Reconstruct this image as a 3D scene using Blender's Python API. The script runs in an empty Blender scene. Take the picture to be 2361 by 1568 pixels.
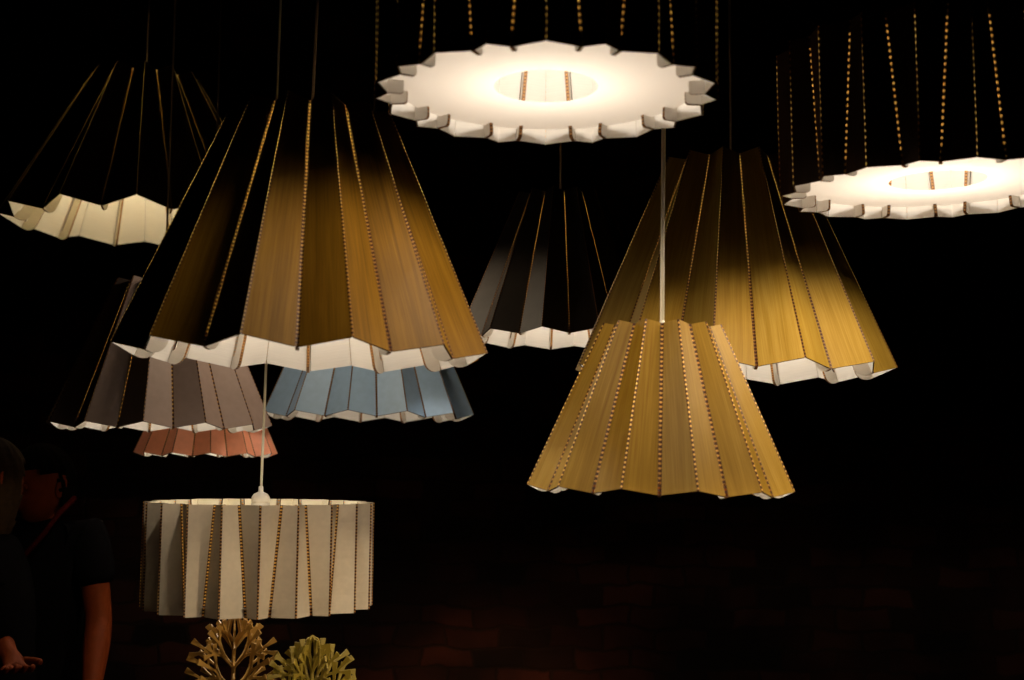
import bpy, bmesh, math, random
import numpy as np
from mathutils import Vector, Matrix

S = bpy.context.scene
C = S.collection
PI = math.pi
R = math.radians
random.seed(7)

# ------------------------------------------------------------------ camera
FPX = 3080.0            # focal length in pixels of a 2360 px wide view of the photograph
CAMZ = 1.6
PITCH, ROLL = R(5.2), R(0.6)
cam_d = bpy.data.cameras.new('camera')
cam = bpy.data.objects.new('camera', cam_d)
C.objects.link(cam)
S.camera = cam
cam_d.sensor_width = 36.0
cam_d.lens = 36.0 * FPX / 2360.0
cam_d.clip_start = 0.05
cam_d.clip_end = 60
cam_d.dof.use_dof = True
cam_d.dof.focus_distance = 3.0
cam_d.dof.aperture_fstop = 4.5
CAM_M = Matrix.Translation((0, 0, CAMZ)) @ (Matrix.Rotation(PI / 2 + PITCH, 4, 'X') @ Matrix.Rotation(ROLL, 4, 'Z'))
cam.matrix_world = CAM_M


def P(px, py, depth):
    """the point of the room that stands at the given depth behind that spot of the 2360 x 1568 view"""
    d = CAM_M.to_3x3() @ Vector(((px - 1180) / FPX, (784 - py) / FPX, -1.0))
    return Vector((0, 0, CAMZ)) + d * (depth / d.y)


# ------------------------------------------------------------------ world, added spots, exposure
W = bpy.data.worlds.new('World')
S.world = W
W.use_nodes = True
W.node_tree.nodes['Background'].inputs['Color'].default_value = (0.5, 0.2, 0.1, 1)
W.node_tree.nodes['Background'].inputs['Strength'].default_value = 0.0006

WARM = (1.0, 0.80, 0.55)


def spot(name, loc, power, half_deg, blend, radius, direction=(0, 0, -1), color=WARM):
    l = bpy.data.lights.new(name, 'SPOT')
    l.energy = power
    l.color = color
    l.spot_size = R(min(179.0, 2 * half_deg))
    l.spot_blend = blend
    l.shadow_soft_size = radius
    o = bpy.data.objects.new(name, l)
    o.location = loc
    o.rotation_euler = Vector(direction).to_track_quat('-Z', 'Y').to_euler()
    C.objects.link(o)
    return o


# added spots without fixtures, put in to brighten shades, drum and back wall
spot('added_spot', (1.30, 1.40, CAMZ + 0.10), 62, 85, 0.06, 0.05)  # added from the right for the cream drum and the man's arm
spot('added_spot', (-0.46, 3.35, CAMZ + 0.60), 6.0, 82, 0.12, 0.05)  # added, unseen behind the walnut shade, lights the shades beside it
spot('added_spot', (-0.10, 5.45, 1.12), 20, 80, 1.0, 0.05, color=(1, 0.5, 0.2))  # added for a reddish glow low on the wall

S.view_settings.view_transform = 'Standard'
S.view_settings.look = 'None'
S.view_settings.exposure = 0
S.view_settings.gamma = 1
S.view_settings.use_curve_mapping = False
S.render.engine = 'CYCLES'
S.cycles.use_denoising = True
S.cycles.max_bounces = 10
S.cycles.diffuse_bounces = 6
S.cycles.transmission_bounces = 6
S.cycles.sample_clamp_indirect = 6
S.cycles.blur_glossy = 0.5


# ------------------------------------------------------------------ helpers
def tag(o, label=None, cat=None, group=None, kind=None):
    if label: o['label'] = label
    if cat: o['category'] = cat
    if group: o['group'] = group
    if kind: o['kind'] = kind
    return o


def empty(name, loc):
    o = bpy.data.objects.new(name, None)
    o.empty_display_size = 0.05
    C.objects.link(o)
    o.location = loc
    return o


def link(name, me, parent=None):
    o = bpy.data.objects.new(name, me)
    C.objects.link(o)
    if parent: o.parent = parent
    return o


def mesh(name, verts, faces, mats, fmats=None, uvs=None, smooth=False):
    me = bpy.data.meshes.new(name)
    me.from_pydata([tuple(v) for v in verts], [], faces)
    for m in (mats if isinstance(mats, (list, tuple)) else [mats]):
        me.materials.append(m)
    if fmats:
        for p, k in zip(me.polygons, fmats): p.material_index = k
    if uvs:
        ul = me.uv_layers.new(name='UVMap')
        for p in me.polygons:
            for li in p.loop_indices:
                ul.data[li].uv = uvs[me.loops[li].vertex_index]
    if smooth:
        for p in me.polygons: p.use_smooth = True
    me.update()
    return me


def fix_normals(me):
    bm = bmesh.new(); bm.from_mesh(me)
    bmesh.ops.recalc_face_normals(bm, faces=bm.faces)
    bm.to_mesh(me); bm.free()
    return me


def lathe(prof, mat, n=24, name='lathe'):
    """prof: list of (r, z)"""
    vs, fs = [], []
    for r, z in prof:
        for k in range(n):
            a = 2 * PI * k / n
            vs.append((r * math.cos(a), r * math.sin(a), z))
    for j in range(len(prof) - 1):
        for k in range(n):
            k2 = (k + 1) % n
            fs.append((j * n + k, j * n + k2, (j + 1) * n + k2, (j + 1) * n + k))
    if prof[0][0] > 1e-5: fs.append(tuple(range(n))[::-1])
    if prof[-1][0] > 1e-5: fs.append(tuple((len(prof) - 1) * n + k for k in range(n)))
    return fix_normals(mesh(name, vs, fs, mat, smooth=True))


def tube(pts, r, mat, n=10, name='tube'):
    vs, fs = [], []
    pts = [Vector(p) for p in pts]
    for i, p in enumerate(pts):
        d = (pts[min(i + 1, len(pts) - 1)] - pts[max(i - 1, 0)]).normalized()
        q = d.to_track_quat('Z', 'X')
        rr = r[i] if isinstance(r, (list, tuple)) else r
        for k in range(n):
            a = 2 * PI * k / n
            vs.append(p + q @ Vector((rr * math.cos(a), rr * math.sin(a), 0)))
    for j in range(len(pts) - 1):
        for k in range(n):
            k2 = (k + 1) % n
            fs.append((j * n + k, j * n + k2, (j + 1) * n + k2, (j + 1) * n + k))
    fs.append(tuple(range(n))[::-1]); fs.append(tuple((len(pts) - 1) * n + k for k in range(n)))
    return fix_normals(mesh(name, vs, fs, mat, smooth=True))


def box_mesh(x0, x1, y0, y1, z0, z1, mat, bevel=0.0, name='box'):
    bm = bmesh.new()
    bmesh.ops.create_cube(bm, size=1)
    for v in bm.verts:
        v.co = Vector((x0 if v.co.x < 0 else x1, y0 if v.co.y < 0 else y1, z0 if v.co.z < 0 else z1))
    if bevel: bmesh.ops.bevel(bm, geom=bm.edges[:], offset=bevel, segments=2, affect='EDGES')
    me = bpy.data.meshes.new(name); bm.to_mesh(me); bm.free()
    me.materials.append(mat)
    return me


# ------------------------------------------------------------------ materials
class NT:
    def __init__(s, name):
        s.m = bpy.data.materials.new(name); s.m.use_nodes = True
        s.t = s.m.node_tree; s.n = s.t.nodes; s.l = s.t.links
        s.b = s.n['Principled BSDF']; s.o = s.n['Material Output']

    def new(s, t, **kw):
        x = s.n.new(t)
        for k, v in kw.items():
            if k in x.inputs: x.inputs[k].default_value = v
            else: setattr(x, k, v)
        return x

    def math(s, op, a, b=None, c=None):
        x = s.n.new('ShaderNodeMath'); x.operation = op
        for i, v in enumerate((a, b, c)):
            if v is None: continue
            if isinstance(v, (int, float)): x.inputs[i].default_value = v
            else: s.l.new(v, x.inputs[i])
        return x.outputs[0]

    def ramp(s, fac, stops):
        x = s.n.new('ShaderNodeValToRGB')
        e = x.color_ramp.elements
        while len(e) < len(stops): e.new(0.5)
        for k, (p, c) in enumerate(stops):
            e[k].position = p; e[k].color = (*c, 1)
        s.l.new(fac, x.inputs['Fac'])
        return x.outputs['Color']


def plain(name, col, rough=0.6, spec=0.5, noise=0.0, scale=60):
    t = NT(name)
    t.b.inputs['Base Color'].default_value = (*col, 1)
    t.b.inputs['Roughness'].default_value = rough
    t.b.inputs['Specular IOR Level'].default_value = spec
    if noise:
        tc = t.new('ShaderNodeTexCoord'); nz = t.new('ShaderNodeTexNoise', Scale=scale, Detail=6.0)
        t.l.new(tc.outputs['Object'], nz.inputs['Vector'])
        lo = tuple(c * (1 - noise) for c in col); hi = tuple(min(1, c * (1 + noise)) for c in col)
        t.l.new(t.ramp(nz.outputs['Fac'], [(0.3, lo), (0.7, hi)]), t.b.inputs['Base Color'])
    return t.m


def grained(name, dark, mid, light, rough=0.5, spec=0.16, su=1.0, bump=0.15):
    """wood veneer: grain runs along the panel (UV in metres, v along the panel), each panel cut from another spot"""
    t = NT(name)
    uv = t.new('ShaderNodeUVMap')
    oi = t.new('ShaderNodeObjectInfo')
    sep = t.new('ShaderNodeSeparateXYZ'); t.l.new(uv.outputs[0], sep.inputs[0])
    off = t.math('MULTIPLY', oi.outputs['Random'], 37.0)

    def field(ku, kv, detail, dist=0.0, rgh=0.55):
        cb = t.new('ShaderNodeCombineXYZ')
        t.l.new(t.math('MULTIPLY', sep.outputs[0], ku), cb.inputs[0])
        t.l.new(t.math('MULTIPLY', sep.outputs[1], kv), cb.inputs[1])
        t.l.new(off, cb.inputs[2])
        nz = t.new('ShaderNodeTexNoise', Scale=1.0, Detail=detail, Roughness=rgh, Distortion=dist)
        t.l.new(cb.outputs[0], nz.inputs['Vector'])
        return nz.outputs['Fac']
    fine = field(620 * su, 9, 5.0)
    coarse = field(70 * su, 2.2, 3.0, 0.6)
    blot = field(14, 6, 2.0)
    f = t.math('ADD', t.math('MULTIPLY', fine, 0.45), t.math('ADD', t.math('MULTIPLY', coarse, 0.4), t.math('MULTIPLY', blot, 0.15)))
    # board to board difference
    f = t.math('ADD', f, t.math('MULTIPLY', t.math('SUBTRACT', oi.outputs['Random'], 0.5), 0.15))
    col = t.ramp(f, [(0.30, dark), (0.5, mid), (0.70, light)])
    t.l.new(col, t.b.inputs['Base Color'])
    t.b.inputs['Roughness'].default_value = rough
    t.b.inputs['Specular IOR Level'].default_value = spec
    bp = t.new('ShaderNodeBump', Strength=bump, Distance=0.0006)
    t.l.new(fine, bp.inputs['Height']); t.l.new(bp.outputs[0], t.b.inputs['Normal'])
    return t.m


def seam_mat(name, cols=1, period=0.0062, gold=(1.0, 0.60, 0.16), base=(0.075, 0.026, 0.008), amount=0.9):
    """laser-perforated fold: brown board whose little holes let the lamp's light through"""
    t = NT(name)
    uv = t.new('ShaderNodeUVMap')
    sep = t.new('ShaderNodeSeparateXYZ'); t.l.new(uv.outputs[0], sep.inputs[0])
    fv = t.math('SUBTRACT', t.math('FRACT', t.math('DIVIDE', sep.outputs[1], period)), 0.5)
    u = sep.outputs[0]
    if cols == 2: fu = t.math('SUBTRACT', t.math('FRACT', t.math('MULTIPLY', u, 2.0)), 0.5)
    else: fu = t.math('SUBTRACT', u, 0.5)
    d = t.math('ADD', t.math('POWER', t.math('MULTIPLY', fu, 2.3), 2.0), t.math('POWER', t.math('MULTIPLY', fv, 4.3), 2.0))
    mask = t.new('ShaderNodeMapRange'); mask.inputs['From Min'].default_value = 1.15; mask.inputs['From Max'].default_value = 0.7
    t.l.new(d, mask.inputs['Value'])
    tr = t.new('ShaderNodeBsdfTranslucent'); tr.inputs['Color'].default_value = (*gold, 1)
    gm = t.new('ShaderNodeNewGeometry')
    t.l.new(t.ramp(gm.outputs['Backfacing'], [(0.4, base), (0.6, (0.72, 0.66, 0.58))]), t.b.inputs['Base Color'])
    t.b.inputs['Roughness'].default_value = 0.5
    t.b.inputs['Specular IOR Level'].default_value = 0.3
    mx = t.new('ShaderNodeMixShader')
    t.l.new(t.math('MULTIPLY', mask.outputs[0], amount), mx.inputs[0])
    t.l.new(t.b.outputs[0], mx.inputs[1]); t.l.new(tr.outputs[0], mx.inputs[2])
    t.l.new(mx.outputs[0], t.o.inputs['Surface'])
    return t.m


def board_edge(name):
    """cut edge of the corrugated core"""
    t = NT(name)
    uv = t.new('ShaderNodeUVMap')
    sep = t.new('ShaderNodeSeparateXYZ'); t.l.new(uv.outputs[0], sep.inputs[0])
    fv = t.math('SUBTRACT', t.math('FRACT', t.math('DIVIDE', sep.outputs[1], 0.0062)), 0.5)
    a = t.math('ABSOLUTE', fv)
    fu = t.math('ABSOLUTE', t.math('SUBTRACT', sep.outputs[0], 0.5))
    m = t.math('MAXIMUM', t.math('MULTIPLY', t.math('LESS_THAN', a, 0.22), t.math('LESS_THAN', fu, 0.30)), t.math('GREATER_THAN', fu, 0.40))
    t.l.new(t.ramp(m, [(0.0, (0.42, 0.20, 0.045)), (1.0, (0.07, 0.025, 0.008))]), t.b.inputs['Base Color'])
    t.b.inputs['Roughness'].default_value = 0.6
    return t.m


def white_inner(name, col):
    t = NT(name)
    uv = t.new('ShaderNodeUVMap')
    sep = t.new('ShaderNodeSeparateXYZ'); t.l.new(uv.outputs[0], sep.inputs[0])
    cb = t.new('ShaderNodeCombineXYZ')
    t.l.new(t.math('MULTIPLY', sep.outputs[0], 12.0), cb.inputs[0]); t.l.new(t.math('MULTIPLY', sep.outputs[1], 420.0), cb.inputs[1])
    nz = t.new('ShaderNodeTexNoise', Scale=1.0, Detail=3.0); t.l.new(cb.outputs[0], nz.inputs['Vector'])
    t.l.new(t.ramp(nz.outputs['Fac'], [(0.3, tuple(c * 0.93 for c in col)), (0.7, col)]), t.b.inputs['Base Color'])
    t.b.inputs['Roughness'].default_value = 0.55
    t.b.inputs['Specular IOR Level'].default_value = 0.25
    return t.m


def emit(name, col, st):
    t = NT(name)
    e = t.new('ShaderNodeEmission'); e.inputs['Color'].default_value = (*col, 1); e.inputs['Strength'].default_value = st
    t.l.new(e.outputs[0], t.o.inputs['Surface'])
    return t.m


M_EDGE = plain('dark_cut_edge', (0.05, 0.018, 0.008), 0.7, 0.2)
M_FLUTE = board_edge('corrugated_edge')
M_WHITE = white_inner('white_lining', (0.80, 0.755, 0.69))
M_CREAM = white_inner('cream_lining', (0.80, 0.73, 0.55))
SEAMS = {}


def seams_of(period, amount):
    period *= 1.2
    k = (period, amount)
    if k not in SEAMS:
        SEAMS[k] = (seam_mat('perforated_fold', 1, period, amount=amount), seam_mat('perforated_double_fold', 2, period, amount=amount))
    return SEAMS[k]


M_WALNUT = grained('golden_walnut_veneer', (0.095, 0.044, 0.003), (0.185, 0.092, 0.0065), (0.27, 0.145, 0.016))
M_OAK = grained('pale_oak_veneer', (0.21, 0.115, 0.011), (0.30, 0.185, 0.026), (0.40, 0.265, 0.055))
M_OAK2 = grained('honey_oak_veneer', (0.18, 0.094, 0.007), (0.26, 0.152, 0.018), (0.36, 0.225, 0.046), su=0.8)
M_DARKV = grained('dark_brown_veneer', (0.03, 0.014, 0.008), (0.05, 0.024, 0.013), (0.075, 0.036, 0.02))
M_BLACKP = plain('black_laminate', (0.036, 0.028, 0.022), 0.55, 0.25, 0.1, 40)
M_TAUPE = plain('taupe_laminate', (0.36, 0.265, 0.235), 0.55, 0.4, 0.06, 50)
M_BLUE = plain('slate_blue_laminate', (0.34, 0.50, 0.72), 0.5, 0.4, 0.05, 50)
M_PINK = plain('salmon_laminate', (0.95, 0.36, 0.20), 0.55, 0.4, 0.05, 50)
M_GREIGE = plain('cream_laminate', (0.60, 0.50, 0.36), 0.55, 0.4, 0.04, 90)
M_CORDW = plain('white_flex', (0.85, 0.80, 0.66), 0.4)
M_CORDD = plain('brown_flex', (0.16, 0.10, 0.05), 0.5)
M_HOLD = plain('white_plastic', (0.78, 0.74, 0.66), 0.3)
M_BLACK = plain('black_metal', (0.01, 0.01, 0.01), 0.5)


# ------------------------------------------------------------------ pleated pendant lamps
def pleated_lamp(label, px, py, depth, wpx, hr, top, n, phase, outer, lining, power, cord_mat=M_CORDD,
                 rv=0.888, fin=0.095, delta=None, disc=False, closed=True, tilt=(0, 0), holder_top=False,
                 cord_r=0.0028, bulb_z=0.5, name='pendant_lamp', light_col=(1.0, 0.90, 0.76), lean=0.0, clip=False,
                 seam=(0.0062, 0.9), sw=1.0, rim_spot=0, group='pleated pendant lamps in a display'):
    """hr: height over bottom radius, top: top radius over bottom radius, phase: azimuth of one ridge seen from the camera"""
    base = P(px, py, depth)
    Rb = wpx / 2 / FPX * math.hypot(depth, (px - 1180) / FPX * depth)
    H = hr * Rb
    root = empty(name, base)
    root.rotation_euler = (R(tilt[0]), R(tilt[1]), 0)
    tag(root, label, 'pendant lamp', group)
    # azimuth pointing to the camera
    face = math.atan2(-base.y, -base.x)
    sl = (1 - top) * Rb / H                       # dr/dz of the cone
    th = 0.003                                    # board thickness
    w1, w2 = 0.0044 * Rb / 0.3 * sw, 0.0056 * Rb / 0.3 * sw                       # ridge fold, valley fold widths
    Rt = top * Rb

    def ridge(a):                                 # bottom, top points
        return (Vector((Rb * math.cos(a), Rb * math.sin(a), 0)), Vector((Rt * math.cos(a), Rt * math.sin(a), H)))

    dr = (1 - rv) * Rb

    def valley(ab, at_):
        rb_, rt_ = Rb - dr, Rt - dr * (0.35 + 0.65 * top)
        return (Vector((rb_ * math.cos(ab), rb_ * math.sin(ab), -dr * sl)),
                Vector((rt_ * math.cos(at_), rt_ * math.sin(at_), H - (Rt - rt_) * sl)))

    step = 2 * PI / n

    def panel_mesh(A, B, wa, wb, key):
        """A, B: (bottom, top) of the two fold lines; outer face, lining, dark cut edges"""
        nseg = 6
        outp, inp, uv = [], [], []
        for i in range(nseg + 1):
            t = i / nseg
            a = A[0].lerp(A[1], t); b = B[0].lerp(B[1], t)
            d = (b - a); L = d.length; d.normalize()
            a2 = a + d * wa / 2; b2 = b - d * wb / 2
            along = (A[1] - A[0]).normalized()
            nrm = d.cross(along).normalized()
            mid = (a2 + b2) / 2
            if nrm.dot(Vector((mid.x, mid.y, 0))) < 0: nrm = -nrm
            outp += [a2, b2]; inp += [a2 - nrm * th, b2 - nrm * th]
            v = t * (A[1] - A[0]).length
            uv += [(0 - L / 2, v), (L / 2, v)]
        vs = outp + inp; o = len(outp)
        fs, fm = [], []
        for i in range(nseg):
            k = 2 * i
            fs.append((k, k + 1, k + 3, k + 2)); fm.append(0)
            fs.append((o + k, o + k + 2, o + k + 3, o + k + 1)); fm.append(1)
            fs.append((k, k + 2, o + k + 2, o + k)); fm.append(2)
            fs.append((k + 1, o + k + 1, o + k + 3, k + 3)); fm.append(2)
        fs.append((0, o, o + 1, 1)); fm.append(2)
        k = 2 * nseg
        fs.append((k, k + 1, o + k + 1, o + k)); fm.append(2)
        return fix_normals(mesh(key, vs, fs, [outer, lining, M_EDGE], fm, uv + uv))

    def fold_mesh(F, prevF, nextF, w, out, mat, key):
        """narrow perforated strip that joins two panels along a fold line"""
        nseg = 6
        vs, fs, uv = [], [], []
        for i in range(nseg + 1):
            t = i / nseg
            f = F[0].lerp(F[1], t); p = prevF[0].lerp(prevF[1], t); q = nextF[0].lerp(nextF[1], t)
            d1 = (p - f).normalized(); d2 = (q - f).normalized()
            rad = Vector((f.x, f.y, 0)).normalized()
            k0 = f + d1 * w / 2; k2 = f + d2 * w / 2
            k1 = f + rad * out
            vs += [k0, k1, k2]
            v = t * (F[1] - F[0]).length
            uv += [(0, v), (0.5, v), (1, v)]
        for i in range(nseg):
            k = 3 * i
            fs += [(k, k + 1, k + 4, k + 3), (k + 1, k + 2, k + 5, k + 4)]
        me = mesh(key, vs, fs, mat, None, uv)
        c = me.polygons[0]
        if c.normal.dot(Vector((c.center.x, c.center.y, 0))) < 0: me.flip_normals()
        return me

    def fin_mesh(V, key):
        """inward flap along a valley, rounded at its lower corner, corrugated core showing on its cut edge"""
        a = math.atan2(V[0].y, V[0].x)
        rad = Vector((math.cos(a), math.sin(a), 0))
        al = (V[1] - V[0]).normalized()
        inw = -rad - al * (-rad).dot(al); inw.normalize()
        L = fin * Rb
        hgt = (V[1] - V[0]).length
        g = 0.009
        rc = min(L * (0.22 if delta else 0.75), 0.030)
        tilt_top = top * 0.5 + 0.5
        poly = [(g, 0.03), (0.0012, 0.022), (0.0012, 0)]
        poly.append((L - rc, 0))
        for i in range(1, 8):
            b = i / 8 * PI / 2
            poly.append((L - rc + rc * math.sin(b), rc - rc * math.cos(b)))
        Lt = L * tilt_top
        nb = 1
        poly.append((L, rc))
        poly.append((Lt, hgt - 0.012))
        poly.append((g, hgt - 0.012))
        tn = rad.cross(Vector((0, 0, 1)))
        tn = al.cross(inw).normalized()
        ft = 0.0062
        vs, fs, fm, uv = [], [], [], []
        for s in (-1, 1):
            for (x, y) in poly: vs.append(V[0] + inw * x + al * y + tn * ft / 2 * s)
        m = len(poly)
        me = bpy.data.meshes.new(key)
        fs.append(tuple(range(m))); fm.append(0)
        fs.append(tuple(m + i for i in range(m))[::-1]); fm.append(0)
        for i in range(m):
            j = (i + 1) % m
            fs.append((i, m + i, m + j, j)); fm.append(1)
        me.from_pydata([tuple(v) for v in vs], [], fs)
        me.materials.append(lining); me.materials.append(M_FLUTE)
        ul = me.uv_layers.new(name='UVMap')
        cum = [0]
        for i in range(m): cum.append(cum[-1] + math.dist(poly[i], poly[(i + 1) % m]))
        for p in me.polygons:
            p.material_index = fm[p.index]
            if p.index < 2:
                for li in p.loop_indices:
                    vi = me.loops[li].vertex_index % m
                    ul.data[li].uv = poly[vi]
            else:
                i = p.index - 2
                vals = {i: (0, cum[i]), m + i: (1, cum[i]), m + (i + 1) % m: (1, cum[i + 1]), (i + 1) % m: (0, cum[i + 1])}
                for li in p.loop_indices: ul.data[li].uv = vals[me.loops[li].vertex_index]
        me.update()
        return fix_normals(me)

    a0 = face + R(phase)
    db, dt = (R(delta[0]), R(delta[1])) if delta else (0, 0)
    kinds = 2 if delta else 1
    lib = {}
    s1, s2 = seams_of(*seam); s2 = s1

    def geo(k):
        """fold lines around pleat k in the lamp's own frame, drawn for k = 0 or 1"""
        s = 1 if k % 2 == 0 else -1
        r0 = ridge(0); r1 = ridge(step)
        v = valley(step / 2 + s * db, step / 2 + s * dt)
        vp = valley(-step / 2 - s * db, -step / 2 - s * dt)      # valley before, mirrored
        return r0, v, r1, vp
    for k in range(kinds):
        r0, v, r1, vp = geo(k)
        lib[k] = (panel_mesh(r0, v, w1, w2, 'shade_panel_rising'), panel_mesh(v, r1, w2, w1, 'shade_panel_falling'),
                  fold_mesh(r0, vp, v, w1, 0.0008, s1, 'ridge_fold'), fold_mesh(v, r0, r1, w2, -0.0010, s2, 'valley_fold'),
                  fin_mesh(v, 'inner_flap'))
    for k in range(n):
        pa, pb, rf, vf, fn = lib[k % kinds]
        for nm, me in (('shade_panel', pa), ('shade_panel', pb), ('fold_seam', rf), ('fold_seam', vf), ('inner_flap', fn)):
            o = link(nm, me, root)
            o.rotation_euler = (0, 0, a0 + k * step)
    # bulb, holder, cord
    zb = H * bulb_z
    bl = emit('bulb_glow', light_col, power)
    b = link('light_bulb', lathe([(0.0001, zb - 0.030), (0.012, zb - 0.0275), (0.022, zb - 0.020), (0.029, zb - 0.006), (0.029, zb + 0.006),
                                  (0.024, zb + 0.020), (0.016, zb + 0.034), (0.013, zb + 0.042)], bl, 20, 'light_bulb'), root)
    zt = H + (holder_top if holder_top else -0.01)
    hz = zb + 0.043
    if holder_top:
        hp = [(0.014, hz), (0.0185, hz + 0.004), (0.0205, zt - 0.032), (0.0205, zt - 0.020), (0.0195, zt - 0.019), (0.0195, zt - 0.0165), (0.0205, zt - 0.016),
              (0.0195, zt - 0.006), (0.015, zt + 0.001), (0.0075, zt + 0.0045), (0.0055, zt + 0.006), (0.0048, zt + 0.017), (0.003, zt + 0.018)]
        ztop = zt + 0.017
    else:
        hp = [(0.014, hz), (0.019, hz + 0.004), (0.020, hz + 0.03), (0.013, hz + 0.042), (0.005, hz + 0.05)]
        ztop = hz + 0.048
    link('lamp_holder', lathe(hp, M_HOLD if (holder_top or cord_mat is M_CORDW) else M_BLACK, 24, 'lamp_holder'), root)
    ln = Vector((lean, 0, 0))
    zc = 4.2 - base.z
    link('cord', tube([(0, 0, ztop), (lean * 0.0, 0, H), (lean * 0.35 + 0.002, 0, H + (zc - H) * 0.35), (lean, 0, zc)], cord_r, cord_mat, 10, 'cord'), root)
    if closed:
        rp = Rt - dr * (0.35 + 0.65 * top) - 0.001
        link('top_plate', lathe([(0.004, H - 0.022), (rp, H - 0.022), (rp, H - 0.018), (0.004, H - 0.018)], M_WHITE if not closed == 'black' else M_BLACK, 48, 'top_plate'), root)
    else:
        for j in range(3):
            a = a0 + step / 2 + j * 2 * PI / 3
            link('support_arm', tube([(0.018 * math.cos(a), 0.018 * math.sin(a), H - 0.03), ((Rt - dr) * 0.98 * math.cos(a), (Rt - dr) * 0.98 * math.sin(a), H - 0.03)], 0.0015, M_HOLD, 6, 'support_arm'), root)
    if disc:
        ro, ri, zd = 0.895 * Rb, 0.305 * Rb, disc * Rb
        vs, fs = [], []
        nn = 96
        rings = [(ri, 0), (ri * 1.2, 0), (ro * 0.7, 0), (ro, 0)]
        for r_, _ in rings:
            for k in range(nn):
                a = 2 * PI * k / nn
                vs.append((r_ * math.cos(a), r_ * math.sin(a), zd))
        for j in range(len(rings) - 1):
            for k in range(nn):
                k2 = (k + 1) % nn
                fs.append((j * nn + k, j * nn + k2, (j + 1) * nn + k2, (j + 1) * nn + k))
        link('diffuser', mesh('diffuser', vs, fs, M_DIFF), root)
        if rim_spot:      # added spot just below the rim, brightens the neighbouring shades
            g_ = spot('added_rim_spot', (0, 0, 0), rim_spot, 81.5, 0.13, 0.10)
            g_.parent = root; g_.location = (0, 0, -0.004)
    if clip:
        a = a0 + R(clip)
        rr = Rb * 0.90
        me = lathe([(0.0001, -0.006), (0.004, -0.005), (0.0052, -0.001), (0.0052, 0.002), (0.004, 0.005), (0.0001, 0.006)], M_PIN, 14, 'clip')
        o = link('snap_button', me, root)
        o.location = (rr * math.cos(a), rr * math.sin(a), 0.012)
        o.rotation_euler = (0, R(70), a)
    return root


def diffuser_mat():
    t = NT('opal_diffuser')
    tr = t.new('ShaderNodeBsdfTranslucent'); tr.inputs['Color'].default_value = (0.95, 0.90, 0.84, 1)
    df = t.new('ShaderNodeBsdfDiffuse'); df.inputs['Color'].default_value = (0.86, 0.82, 0.76, 1)
    mx = t.new('ShaderNodeMixShader'); mx.inputs[0].default_value = 0.5
    t.l.new(df.outputs[0], mx.inputs[1]); t.l.new(tr.outputs[0], mx.inputs[2])
    t.l.new(mx.outputs[0], t.o.inputs['Surface'])
    return t.m


M_DIFF = diffuser_mat()
M_PIN = plain('clear_button', (0.9, 0.88, 0.84), 0.12, 0.8)
# a slightly thinner opal film in the nearest drum is the same stuff

pleated_lamp('large golden walnut pendant shade with its right side lit, widest one left of the middle',
             700, 810, 2.45, 851, 1.31, 0.43, 12, 13, M_WALNUT, M_WHITE, 190, bulb_z=0.66, seam=(0.0062, 0.5), sw=1.1, tilt=(0, 0.6), clip=180 + 12, lean=0.02)
pleated_lamp('black drum pendant seen from below with a glowing ring diffuser, complete at top centre',
             1258, 229, 2.03, 808, 0.93, 1.0, 20, 0, M_DARKV, M_WHITE, 62, seam=(0.0084, 0.95), rim_spot=11.5, light_col=(1.0, 0.93, 0.84), tilt=(-1.8, 0), delta=(2.4, -2.0), disc=0.075, closed=True, rv=0.925, fin=0.10, bulb_z=0.74)
pleated_lamp('dark drum pendant with glowing ring diffuser cut off by the right edge of the photo',
             2162, 443, 2.36, 694, 0.93, 1.0, 20, 12.5, M_DARKV, M_WHITE, 78, seam=(0.0092, 0.9), rim_spot=21, light_col=(1.0, 0.93, 0.84), delta=(2.4, -2.0), disc=0.075, closed=True, rv=0.925, fin=0.10, bulb_z=0.74, tilt=(0, -1.0))
pleated_lamp('big honey oak pendant shade hanging behind the small oak one, glowing on its right flank',
             1686, 850, 3.05, 728, 1.32, 0.42, 12, -6, M_OAK, M_WHITE, 185, seam=(0.0066, 0.35), lean=-0.01)
pleated_lamp('small evenly lit oak veneer pendant shade on a white cord, nearest of the right group',
             1520, 1124, 2.55, 612, 1.215, 0.45, 12, 15, M_OAK2, M_WHITE, 100, seam=(0.0076, 0.8), sw=1.5, cord_mat=M_CORDW, cord_r=0.0042, rv=0.915, holder_top=-0.008,
             closed=True, tilt=(0, 0.9), lean=-0.025, bulb_z=0.42)
pleated_lamp('unlit looking black pendant shade in the upper left corner with a cream scalloped opening',
             325, 507, 4.5, 610, 1.09, 0.38, 12, -2, M_DARKV, M_CREAM, 300, bulb_z=0.8, seam=(0.0072, 0.07), lean=0.0)
pleated_lamp('dark taupe pendant shade hanging at lower left directly above the salmon one',
             369, 978, 3.50, 492, 1.30, 0.44, 12, -8, M_TAUPE, M_WHITE, 90, seam=(0.0094, 0.5))
pleated_lamp('slate blue pendant shade partly hidden beneath the large walnut shade',
             848, 954, 4.05, 488, 1.34, 0.42, 12, -10, M_BLUE, M_WHITE, 62, seam=(0.0062, 0.5))
pleated_lamp('small salmon pink pendant shade peeping out below the taupe shade',
             476, 1044, 4.20, 316, 1.3, 0.44, 12, 3, M_PINK, M_WHITE, 90, seam=(0.0062, 0.5))
pleated_lamp('matt black pendant shade in the middle between the walnut and the oak shades',
             1289, 776, 3.53, 482, 1.38, 0.42, 12, -9, M_BLACKP, M_WHITE, 100, seam=(0.006, 0.35))
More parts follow.
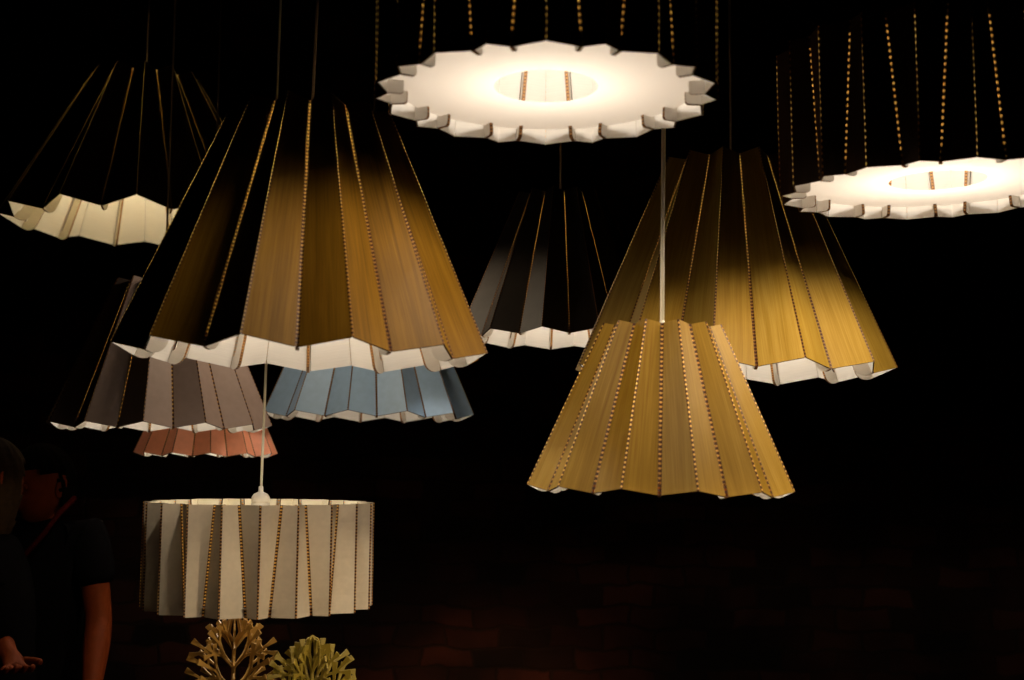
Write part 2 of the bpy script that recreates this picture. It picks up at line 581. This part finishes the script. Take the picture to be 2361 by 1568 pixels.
pleated_lamp('cream drum pendant with open top and white lamp holder, above the two cut-out trees',
             594, 1398, 2.92, 510, 0.91, 1.0, 20, 0, M_GREIGE, M_CREAM, 40, sw=1.7, seam=(0.0055, 1.0), cord_mat=M_CORDW, cord_r=0.0028, delta=(-2.9, 2.3), disc=0.075,
             closed=False, rv=0.87, fin=0.08, holder_top=0.016, bulb_z=0.5, lean=0.03)


# ------------------------------------------------------------------ laser-cut ornament trees
def cutout_tree_plane(Rc, Hc, seed, mat, cell=0.0013):
    """one flat cut-out silhouette: trunk, forking branches with flared blunt ends; returns an extruded mesh"""
    rnd = random.Random(seed)
    segs = []

    def crown_r(ang):       # limit of the crown measured from its centre
        return Rc
    cz = 0.0

    def grow(x, z, a, r, lvl):
        ln = Rc * (0.34, 0.27, 0.2)[lvl] * rnd.uniform(0.9, 1.1)
        x2 = x + math.sin(a) * ln; z2 = z + math.cos(a) * ln
        if math.hypot(x2, z2) > Rc * 0.84 or lvl >= 2:
            k = max(Rc * 0.16, Rc * rnd.uniform(0.88, 1.02) - math.hypot(x, z))
            a += rnd.uniform(-0.12, 0.12)
            segs.append((x, z, x + math.sin(a) * k, z + math.cos(a) * k, r * 0.9, 0.0064 * Rc / 0.105, True))
            return
        segs.append((x, z, x2, z2, r, r * 0.85, False))
        sp = rnd.uniform(0.38, 0.55)
        grow(x2, z2, a + sp, r * 0.88, lvl + 1)
        grow(x2, z2, a - sp * rnd.uniform(0.8, 1.1), r * 0.88, lvl + 1)
    for zz, aa in ((-0.85, 1.30), (-0.42, 1.02), (0.0, 0.80), (0.36, 0.62)):
        grow(0.002, zz * Rc, aa + rnd.uniform(-0.06, 0.06), 0.0027, 0)
    segs.append((0.0, -Rc - Hc, 0.0, 0.45 * Rc, 0.0062, 0.0036, False))
    segs.append((0.0, 0.45 * Rc, 0.17 * Rc, 0.66 * Rc, 0.0034, 0.0034, False))
    segs.append((0.17 * Rc, 0.66 * Rc, 0.09 * Rc, 0.94 * Rc, 0.0034, 0.0032, False))
    segs.append((0.09 * Rc, 0.94 * Rc, 0.0, 1.0 * Rc, 0.0032, 0.0032, False))
    nx = int(1.1 * Rc / cell); z0 = -Rc - Hc; nz = int((2.1 * Rc + Hc) / cell)
    X, Z = np.meshgrid(np.arange(0, nx + 1) * cell, z0 + np.arange(0, nz + 1) * cell)
    D = np.full(X.shape, 1.0)
    for (ax, az, bx, bz, ra, rb, cut) in segs:
        dx, dz = bx - ax, bz - az; L2 = dx * dx + dz * dz
        t = ((X - ax) * dx + (Z - az) * dz) / L2
        tc = np.clip(t, 0, 1)
        d = np.hypot(X - ax - tc * dx, Z - az - tc * dz) - (ra + (rb - ra) * tc ** (2 if cut else 1))
        if cut: d = np.maximum(d, (t - 1) * math.sqrt(L2))
        k = 0.0032
        hh = np.clip(0.5 + 0.5 * (D - d) / k, 0, 1)
        D = np.where(np.minimum(D, d) < 0.01, D * (1 - hh) + d * hh - k * hh * (1 - hh), np.minimum(D, d))
    vid = {}; vs = []

    def vert(key, x, z):
        if key not in vid: vid[key] = len(vs); vs.append((x, z))
        return vid[key]
    fs = []
    for j in range(nz):
        for i in range(nx):
            c = [(i, j), (i + 1, j), (i + 1, j + 1), (i, j + 1)]
            v = [D[b, a] for a, b in c]
            if min(v) >= 0: continue
            poly = []
            for q in range(4):
                a, b = c[q], c[(q + 1) % 4]; va, vb = v[q], v[(q + 1) % 4]
                if va < 0: poly.append(vert(('p', a), X[a[1], a[0]], Z[a[1], a[0]]))
                if (va < 0) != (vb < 0):
                    t = va / (va - vb); e = ('e',) + tuple(sorted((a, b)))
                    poly.append(vert(e, X[a[1], a[0]] + t * (X[b[1], b[0]] - X[a[1], a[0]]), Z[a[1], a[0]] + t * (Z[b[1], b[0]] - Z[a[1], a[0]])))
            if len(poly) >= 3: fs.append(poly)
    bm = bmesh.new()
    bv = [bm.verts.new((x, -0.0015, z)) for x, z in vs]
    for f in fs:
        try: bm.faces.new([bv[k] for k in f])
        except ValueError: pass
    # mirror for the other half
    geom = bmesh.ops.duplicate(bm, geom=bm.verts[:] + bm.edges[:] + bm.faces[:])['geom']
    for e in geom:
        if isinstance(e, bmesh.types.BMVert): e.co.x *= -1
    bmesh.ops.remove_doubles(bm, verts=bm.verts, dist=1e-5)
    bmesh.ops.dissolve_limit(bm, angle_limit=R(4), verts=bm.verts, edges=bm.edges)
    ex = bmesh.ops.extrude_face_region(bm, geom=bm.faces[:])
    for e in ex['geom']:
        if isinstance(e, bmesh.types.BMVert): e.co.y += 0.003
    bmesh.ops.triangulate(bm, faces=bm.faces)
    bmesh.ops.recalc_face_normals(bm, faces=bm.faces)
    me = bpy.data.meshes.new('branch_plate'); bm.to_mesh(me); bm.free()
    me.materials.append(mat)
    return me


def cutout_tree(label, px, py, depth, rpx, mat, seed, turn, nplanes=4):
    c = P(px, py, depth)
    Rc = rpx / FPX * depth
    Hc = c.z - Rc - 0.76
    root = empty('ornament_tree', (c.x, c.y, 0.76))
    tag(root, label, 'ornament', 'laser-cut ornament trees')
    mes = [cutout_tree_plane(Rc, Hc, seed, mat), cutout_tree_plane(Rc, Hc, seed + 1, mat)]
    for k in range(nplanes):
        o = link('branch_plate', mes[k % 2], root)
        o.location = (0, 0, c.z - 0.76)
        o.rotation_euler = (0, 0, R(turn + 180 / nplanes * k))
    link('foot', lathe([(0.045, 0), (0.045, 0.003), (0.02, 0.004), (0.012, 0.008)], mat, 24, 'foot'), root)


M_ORT = plain('ochre_board', (0.42, 0.23, 0.05), 0.35, 0.6, 0.12, 30)
M_OLT = plain('olive_board', (0.27, 0.19, 0.022), 0.35, 0.6, 0.12, 30)
cutout_tree('ochre laser-cut tree ornament standing right below the cream drum', 538, 1537, 2.80, 114, M_ORT, 3, 12)
cutout_tree('olive green laser-cut tree ornament, lower one right of the ochre tree', 718, 1588, 2.72, 116, M_OLT, 11, 28)

# the stand that carries the two trees, just below the picture
tb = empty('display_table', (-0.45, 2.78, 0))
tag(tb, 'black table under the two cut-out trees', 'table')
M_TABLE = plain('black_table_paint', (0.012, 0.010, 0.009), 0.6, 0.3, 0.3, 30)
link('tabletop', box_mesh(-0.35, 0.35, -0.22, 0.22, 0.73, 0.76, M_TABLE, 0.004, 'tabletop'), tb)
for sx in (-1, 1):
    for sy in (-1, 1):
        link('leg', box_mesh(sx * 0.31 - 0.02, sx * 0.31 + 0.02, sy * 0.18 - 0.02, sy * 0.18 + 0.02, 0, 0.73, M_TABLE, 0.002, 'leg'), tb)

# ------------------------------------------------------------------ setting
def brick_mat():
    t = NT('dark_brick')  # very dark brick tones with random blotches
    tc = t.new('ShaderNodeTexCoord'); mp = t.new('ShaderNodeMapping')
    mp.inputs['Rotation'].default_value = (R(90), 0, 0)
    t.l.new(tc.outputs['Object'], mp.inputs['Vector'])
    br = t.new('ShaderNodeTexBrick', Scale=1.0)
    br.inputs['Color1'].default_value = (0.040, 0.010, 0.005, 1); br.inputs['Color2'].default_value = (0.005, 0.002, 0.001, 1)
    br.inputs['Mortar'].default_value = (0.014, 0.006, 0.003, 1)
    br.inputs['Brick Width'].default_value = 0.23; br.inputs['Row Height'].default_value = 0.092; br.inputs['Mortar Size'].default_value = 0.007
    br.inputs['Mortar Smooth'].default_value = 0.3
    nz0 = t.new('ShaderNodeTexNoise', Scale=6.0, Detail=4.0); t.l.new(tc.outputs['Object'], nz0.inputs['Vector'])
    ad = t.new('ShaderNodeMixRGB', blend_type='ADD'); ad.inputs['Fac'].default_value = 0.09
    t.l.new(mp.outputs[0], ad.inputs[1]); t.l.new(nz0.outputs['Color'], ad.inputs[2]); t.l.new(ad.outputs[0], br.inputs['Vector'])
    nz = t.new('ShaderNodeTexNoise', Scale=2.3, Detail=5.0); t.l.new(tc.outputs['Object'], nz.inputs['Vector'])
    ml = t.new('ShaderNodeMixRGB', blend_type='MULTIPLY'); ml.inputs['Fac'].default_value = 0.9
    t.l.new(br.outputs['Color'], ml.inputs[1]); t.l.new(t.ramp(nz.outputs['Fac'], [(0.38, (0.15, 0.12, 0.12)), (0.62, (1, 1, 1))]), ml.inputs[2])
    t.l.new(ml.outputs[0], t.b.inputs['Base Color']); t.b.inputs['Roughness'].default_value = 0.9
    t.b.inputs['Specular IOR Level'].default_value = 0.15
    bp = t.new('ShaderNodeBump', Strength=0.8, Distance=0.012); t.l.new(br.outputs['Fac'], bp.inputs['Height']); bp.invert = True
    t.l.new(bp.outputs[0], t.b.inputs['Normal'])
    return t.m


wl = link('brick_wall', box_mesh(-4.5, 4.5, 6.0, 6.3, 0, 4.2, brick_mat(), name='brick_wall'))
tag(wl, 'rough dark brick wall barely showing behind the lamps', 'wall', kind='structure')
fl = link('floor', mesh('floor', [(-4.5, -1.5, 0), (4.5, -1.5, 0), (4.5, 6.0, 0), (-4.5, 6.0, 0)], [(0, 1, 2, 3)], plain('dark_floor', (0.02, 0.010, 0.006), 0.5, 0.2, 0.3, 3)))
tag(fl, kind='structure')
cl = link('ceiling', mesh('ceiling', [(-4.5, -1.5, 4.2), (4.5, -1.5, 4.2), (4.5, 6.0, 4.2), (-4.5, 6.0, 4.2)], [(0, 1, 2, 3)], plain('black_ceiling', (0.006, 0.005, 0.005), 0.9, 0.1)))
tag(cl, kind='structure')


# ------------------------------------------------------------------ people in the dark at the left
def skinned(name, joints, edges, mat, parent=None, levels=2, root_i=0):
    """joints: (co, radius or (rx, ry))"""
    me = bpy.data.meshes.new(name)
    me.from_pydata([tuple(j[0]) for j in joints], edges, [])
    o = bpy.data.objects.new(name, me); C.objects.link(o)
    sk = o.modifiers.new('skin', 'SKIN'); sk.use_smooth_shade = True
    for v, j in zip(me.skin_vertices[0].data, joints):
        r_ = j[1]
        v.radius = r_ if isinstance(r_, tuple) else (r_, r_)
    me.skin_vertices[0].data[root_i].use_root = True
    sb = o.modifiers.new('sub', 'SUBSURF'); sb.levels = levels; sb.render_levels = levels
    dg = bpy.context.evaluated_depsgraph_get()
    m2 = bpy.data.meshes.new_from_object(o.evaluated_get(dg))
    bpy.data.objects.remove(o)
    m2.materials.clear(); m2.materials.append(mat)
    for p in m2.polygons: p.use_smooth = True
    m2.name = name
    return m2


def head_bm(bm, c, yaw, pitch, s=1.0):
    """a head with brow, nose, lips, chin and ears; faces -Y before turning"""
    hb = bmesh.new()
    bmesh.ops.create_uvsphere(hb, u_segments=48, v_segments=36, radius=1)
    def gauss(p, q, w): return math.exp(-((p - Vector(q)).length / w) ** 2)
    for v in hb.verts:
        p = v.co.copy()
        x, y, z = p
        q = Vector((x * 0.074, y * 0.095, z * 0.118))
        if z < 0: q.x *= 1 - 0.30 * z * z; q.y *= 1 - 0.12 * z * z
        if y < 0 and z < -0.2: q.y -= 0.010 * (-z)
        if y > 0 and z < -0.3: q.y *= 1 - 0.35 * min(1, (-z - 0.3) / 0.7); q.z += 0.02 * min(1, (-z - 0.3) / 0.7)
        n0 = p
        q.y -= 0.022 * gauss(n0, (0, -0.98, -0.18), 0.16)          # nose tip
        q.y -= 0.012 * gauss(n0, (0, -0.98, 0.03), 0.13)           # bridge
        q.y += 0.010 * (gauss(n0, (0.36, -0.9, 0.05), 0.17) + gauss(n0, (-0.36, -0.9, 0.05), 0.17))   # eye sockets
        q.y -= 0.005 * (gauss(n0, (0.34, -0.9, 0.25), 0.2) + gauss(n0, (-0.34, -0.9, 0.25), 0.2))     # brow
        q.y -= 0.007 * gauss(n0, (0, -0.85, -0.46), 0.13)          # lips
        q.y += 0.004 * gauss(n0, (0, -0.85, -0.60), 0.09)
        q.y -= 0.008 * gauss(n0, (0, -0.65, -0.78), 0.2)           # chin
        v.co = q
    for s_ in (-1, 1):                                             # eyeballs and ears
        e = bmesh.ops.create_uvsphere(hb, u_segments=12, v_segments=8, radius=0.0125)['verts']
        for v in e: v.co += Vector((0.031 * s_, -0.073, 0.006))
        e = bmesh.ops.create_uvsphere(hb, u_segments=14, v_segments=10, radius=1)['verts']
        for v in e:
            w = v.co.copy()
            dent = 0.5 if w.x * s_ > 0.3 else 1
            v.co = Vector((w.x * 0.010 * dent + 0.077 * s_, w.y * 0.019 + 0.012 + 0.01 * w.z, w.z * 0.033 - 0.005))
    M = Matrix.Translation(c) @ Matrix.Rotation(yaw, 4, 'Z') @ Matrix.Rotation(pitch, 4, 'X') @ Matrix.Scale(s, 4)
    for v in hb.verts: v.co = M @ v.co
    tmp = bpy.data.meshes.new('tmp'); hb.to_mesh(tmp); hb.free()
    bm.from_mesh(tmp); bpy.data.meshes.remove(tmp)
    return M


def hair_mesh(M, mat, length=0.0, seed=1):
    """cap of hair with uneven locks over skull and nape"""
    hb = bmesh.new()
    bmesh.ops.create_uvsphere(hb, u_segments=64, v_segments=40, radius=1)
    rnd = random.Random(seed)
    dele = []
    for v in hb.verts:
        x, y, z = v.co
        lim = 0.42 if y < -0.45 else (0.25 if y < 0.0 else -0.55 - length)
        if z < lim and not (length and (abs(x) > 0.5 or y > 0) and y > -0.55): dele.append(v)
        k = 1.09 + 0.025 * math.sin(17 * math.atan2(y, x) + 5 * z) + 0.02 * math.sin(41 * math.atan2(y, x) + 9 * z)
        zz = z * 0.118
        if length and z < 0: zz = z * (0.118 + length * 0.12)
        v.co = M @ Vector((x * 0.077 * k, y * 0.098 * k, zz * 1.06))
    bmesh.ops.delete(hb, geom=dele, context='VERTS')
    bmesh.ops.solidify(hb, geom=hb.faces[:], thickness=0.006)
    me = bpy.data.meshes.new('hair'); hb.to_mesh(me); hb.free()
    me.materials.append(mat)
    for p in me.polygons: p.use_smooth = True
    return me


def hand_joints(wrist, d, side, up, curl=0.5, base=0):
    """joints and edges of palm, four fingers and thumb; the wrist is vertex `base`"""
    J, E = [], []
    d = d.normalized(); side = side.normalized(); nrm = d.cross(side).normalized()
    palm = wrist + d * 0.045
    J.append((palm, (0.032, 0.016))); E.append((base, base + 1))
    pi = base + 1
    k = pi
    for f, (off, ln) in enumerate(((-0.030, 0.068), (-0.010, 0.078), (0.011, 0.073), (0.031, 0.057))):
        p = palm + d * 0.042 + side * off
        J.append((p, 0.0095)); k += 1; E.append((pi, k))
        dd = d.copy()
        for q, part in enumerate((0.45, 0.3, 0.25)):
            dd = (dd - nrm * curl * 0.55).normalized()
            p = p + dd * ln * part
            J.append((p, 0.0088 - 0.0009 * q)); k += 1; E.append((k - 1, k))
    p = wrist + d * 0.03 - side * 0.030
    J.append((p, 0.012)); k += 1; E.append((pi, k))
    dd = (d - side * 0.9 - nrm * 0.3).normalized()
    for q in range(2):
        p = p + dd * 0.032; dd = (dd + d * 0.4).normalized()
        J.append((p, 0.0105 - 0.001 * q)); k += 1; E.append((k - 1, k))
    return J, E


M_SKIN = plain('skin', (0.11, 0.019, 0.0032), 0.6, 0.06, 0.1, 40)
M_SHIRT = plain('black_cotton', (0.003, 0.0025, 0.0025), 1.0, 0.0)
M_TROUS = plain('black_denim', (0.003, 0.003, 0.003), 1.0, 0.0)
M_STRAP = plain('red_strap', (0.022, 0.002, 0.0015), 0.9, 0.0)
M_HAIRD = plain('dark_hair', (0.004, 0.003, 0.002), 1.0, 0.0)
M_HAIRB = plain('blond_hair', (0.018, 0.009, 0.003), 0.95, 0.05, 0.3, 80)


def person(label, head, yaw, pitch, sh_r, el_r, wr_r, sh_l, el_l, wr_l, hair, hair_len, strap, fwd, seed):
    """head: centre of the head; sh/el/wr: arm joints; all in world space"""
    root = empty('person', (head.x, head.y, 0))
    tag(root, label, 'person')
    o0 = Vector((head.x, head.y, 0))
    L = lambda v: v - o0
    right = (sh_r - sh_l).normalized()
    hx, hy = head.x, head.y
    neck = (sh_r + sh_l) / 2 + Vector((0, 0, 0.03))
    chest = neck - Vector((0, 0, 0.17)); waist = neck - Vector((0, 0, 0.38)); pel = neck - Vector((0, 0, 0.55))
    J = [(L(pel), (0.14, 0.09)), (L(waist), (0.12, 0.085)), (L(chest), (0.13, 0.085)), (L(neck), (0.06, 0.058)), (L(head) - Vector((0, 0, 0.07)), (0.055, 0.06))]
    E = [(0, 1), (1, 2), (2, 3), (3, 4)]
    for sh, el, wr, sgn in ((sh_r, el_r, wr_r, 1), (sh_l, el_l, wr_l, -1)):
        b = len(J)
        J += [(L(sh), 0.050), (L(sh.lerp(el, 0.5)), 0.047), (L(el), 0.041), (L(el.lerp(wr, 0.35)), 0.042), (L(wr), (0.027, 0.024))]
        E += [(2, b), (b, b + 1), (b + 1, b + 2), (b + 2, b + 3), (b + 3, b + 4)]
        d = (wr - el).normalized()
        side = d.cross(Vector((0, 0, 1)) if abs(d.z) < 0.8 else fwd).normalized()
        hj, he = hand_joints(L(wr), d, side, None, 0.55, b + 4)
        J += hj; E += he
    for s_ in (1, -1):
        b = len(J)
        hip = L(pel) + right * 0.095 * s_ - Vector((0, 0, 0.08))
        foot_z = 0.05
        kn = Vector((hip.x, hip.y, (hip.z + foot_z) / 2)); an = Vector((hip.x, hip.y, 0.08))
        J += [(hip, 0.088), (kn, 0.058), (an, 0.038), (an + fwd * 0.16 - Vector((0, 0, 0.04)), (0.04, 0.03))]
        E += [(0, b), (b, b + 1), (b + 1, b + 2), (b + 2, b + 3)]
    me = skinned('body', J, E, M_SKIN)
    bm = bmesh.new(); bm.from_mesh(me)
    M = head_bm(bm, L(head), yaw, pitch)
    bm.to_mesh(me); bm.free()
    for p in me.polygons: p.use_smooth = True
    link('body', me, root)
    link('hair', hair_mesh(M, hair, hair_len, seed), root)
    # shirt: torso and short sleeves, a little larger than the body
    J = [(L(pel) - Vector((0, 0, 0.04)), (0.185, 0.135)), (L(waist), (0.175, 0.13)), (L(chest), (0.20, 0.15)), (L(neck) - Vector((0, 0, 0.03)), (0.10, 0.095))]
    E = [(0, 1), (1, 2), (2, 3)]
    for sh, el in ((sh_r, el_r), (sh_l, el_l)):
        b = len(J)
        J += [(L(sh), 0.082), (L(sh.lerp(el, 0.35)), 0.072), (L(sh.lerp(el, 0.62)), 0.066)]
        E += [(2, b), (b, b + 1), (b + 1, b + 2)]
    link('shirt', skinned('shirt', J, E, M_SHIRT), root)
    J = [(L(pel), (0.178, 0.128))]; E = []
    for s_ in (1, -1):
        b = len(J)
        hip = L(pel) + right * 0.095 * s_ - Vector((0, 0, 0.08))
        J += [(hip, 0.105), (Vector((hip.x, hip.y, hip.z / 2)), 0.075), (Vector((hip.x, hip.y, 0.1)), 0.062)]
        E += [(0, b), (b, b + 1), (b + 1, b + 2)]
    link('trousers', skinned('trousers', J, E, M_TROUS), root)
    if strap:
        pts = [L(p) for p in strap]
        link('bag_strap', tube(pts, 0.008, M_STRAP, 8, 'bag_strap'), root)
    return root


D1 = 4.0
hd = P(98, 1118, D1)
person('man in black T-shirt with thin red bag strap, standing in the dark at far left',
       hd, R(-38), R(8),
       P(205, 1242, D1), P(228, 1432, D1 - 0.02), P(208, 1610, D1 - 0.16),
       P(-45, 1250, D1 + 0.10), P(-70, 1440, D1 + 0.06), P(-30, 1600, D1 - 0.15),
       M_HAIRD, 0.0, [P(172, 1148, D1 - 0.03), P(135, 1185, D1 - 0.12), P(100, 1232, D1 - 0.165), P(48, 1290, D1 - 0.175), P(5, 1360, D1 - 0.17)],
       Vector((-0.5, -0.85, 0)).normalized(), 3)
D2 = 3.75
hd2 = P(-22, 1110, D2)
person('blond person seen from behind, cut off by the left edge beside the man',
       hd2, R(150), R(5),
       P(-30, 1270, D2 + 0.16), P(-25, 1430, D2 + 0.05), P(20, 1515, D2 - 0.18),
       P(-60, 1270, D2 - 0.2), P(-110, 1450, D2 - 0.2), P(-60, 1560, D2 - 0.35),
       M_HAIRB, 0.6, None, Vector((0.8, 0.3, 0)).normalized(), 9)
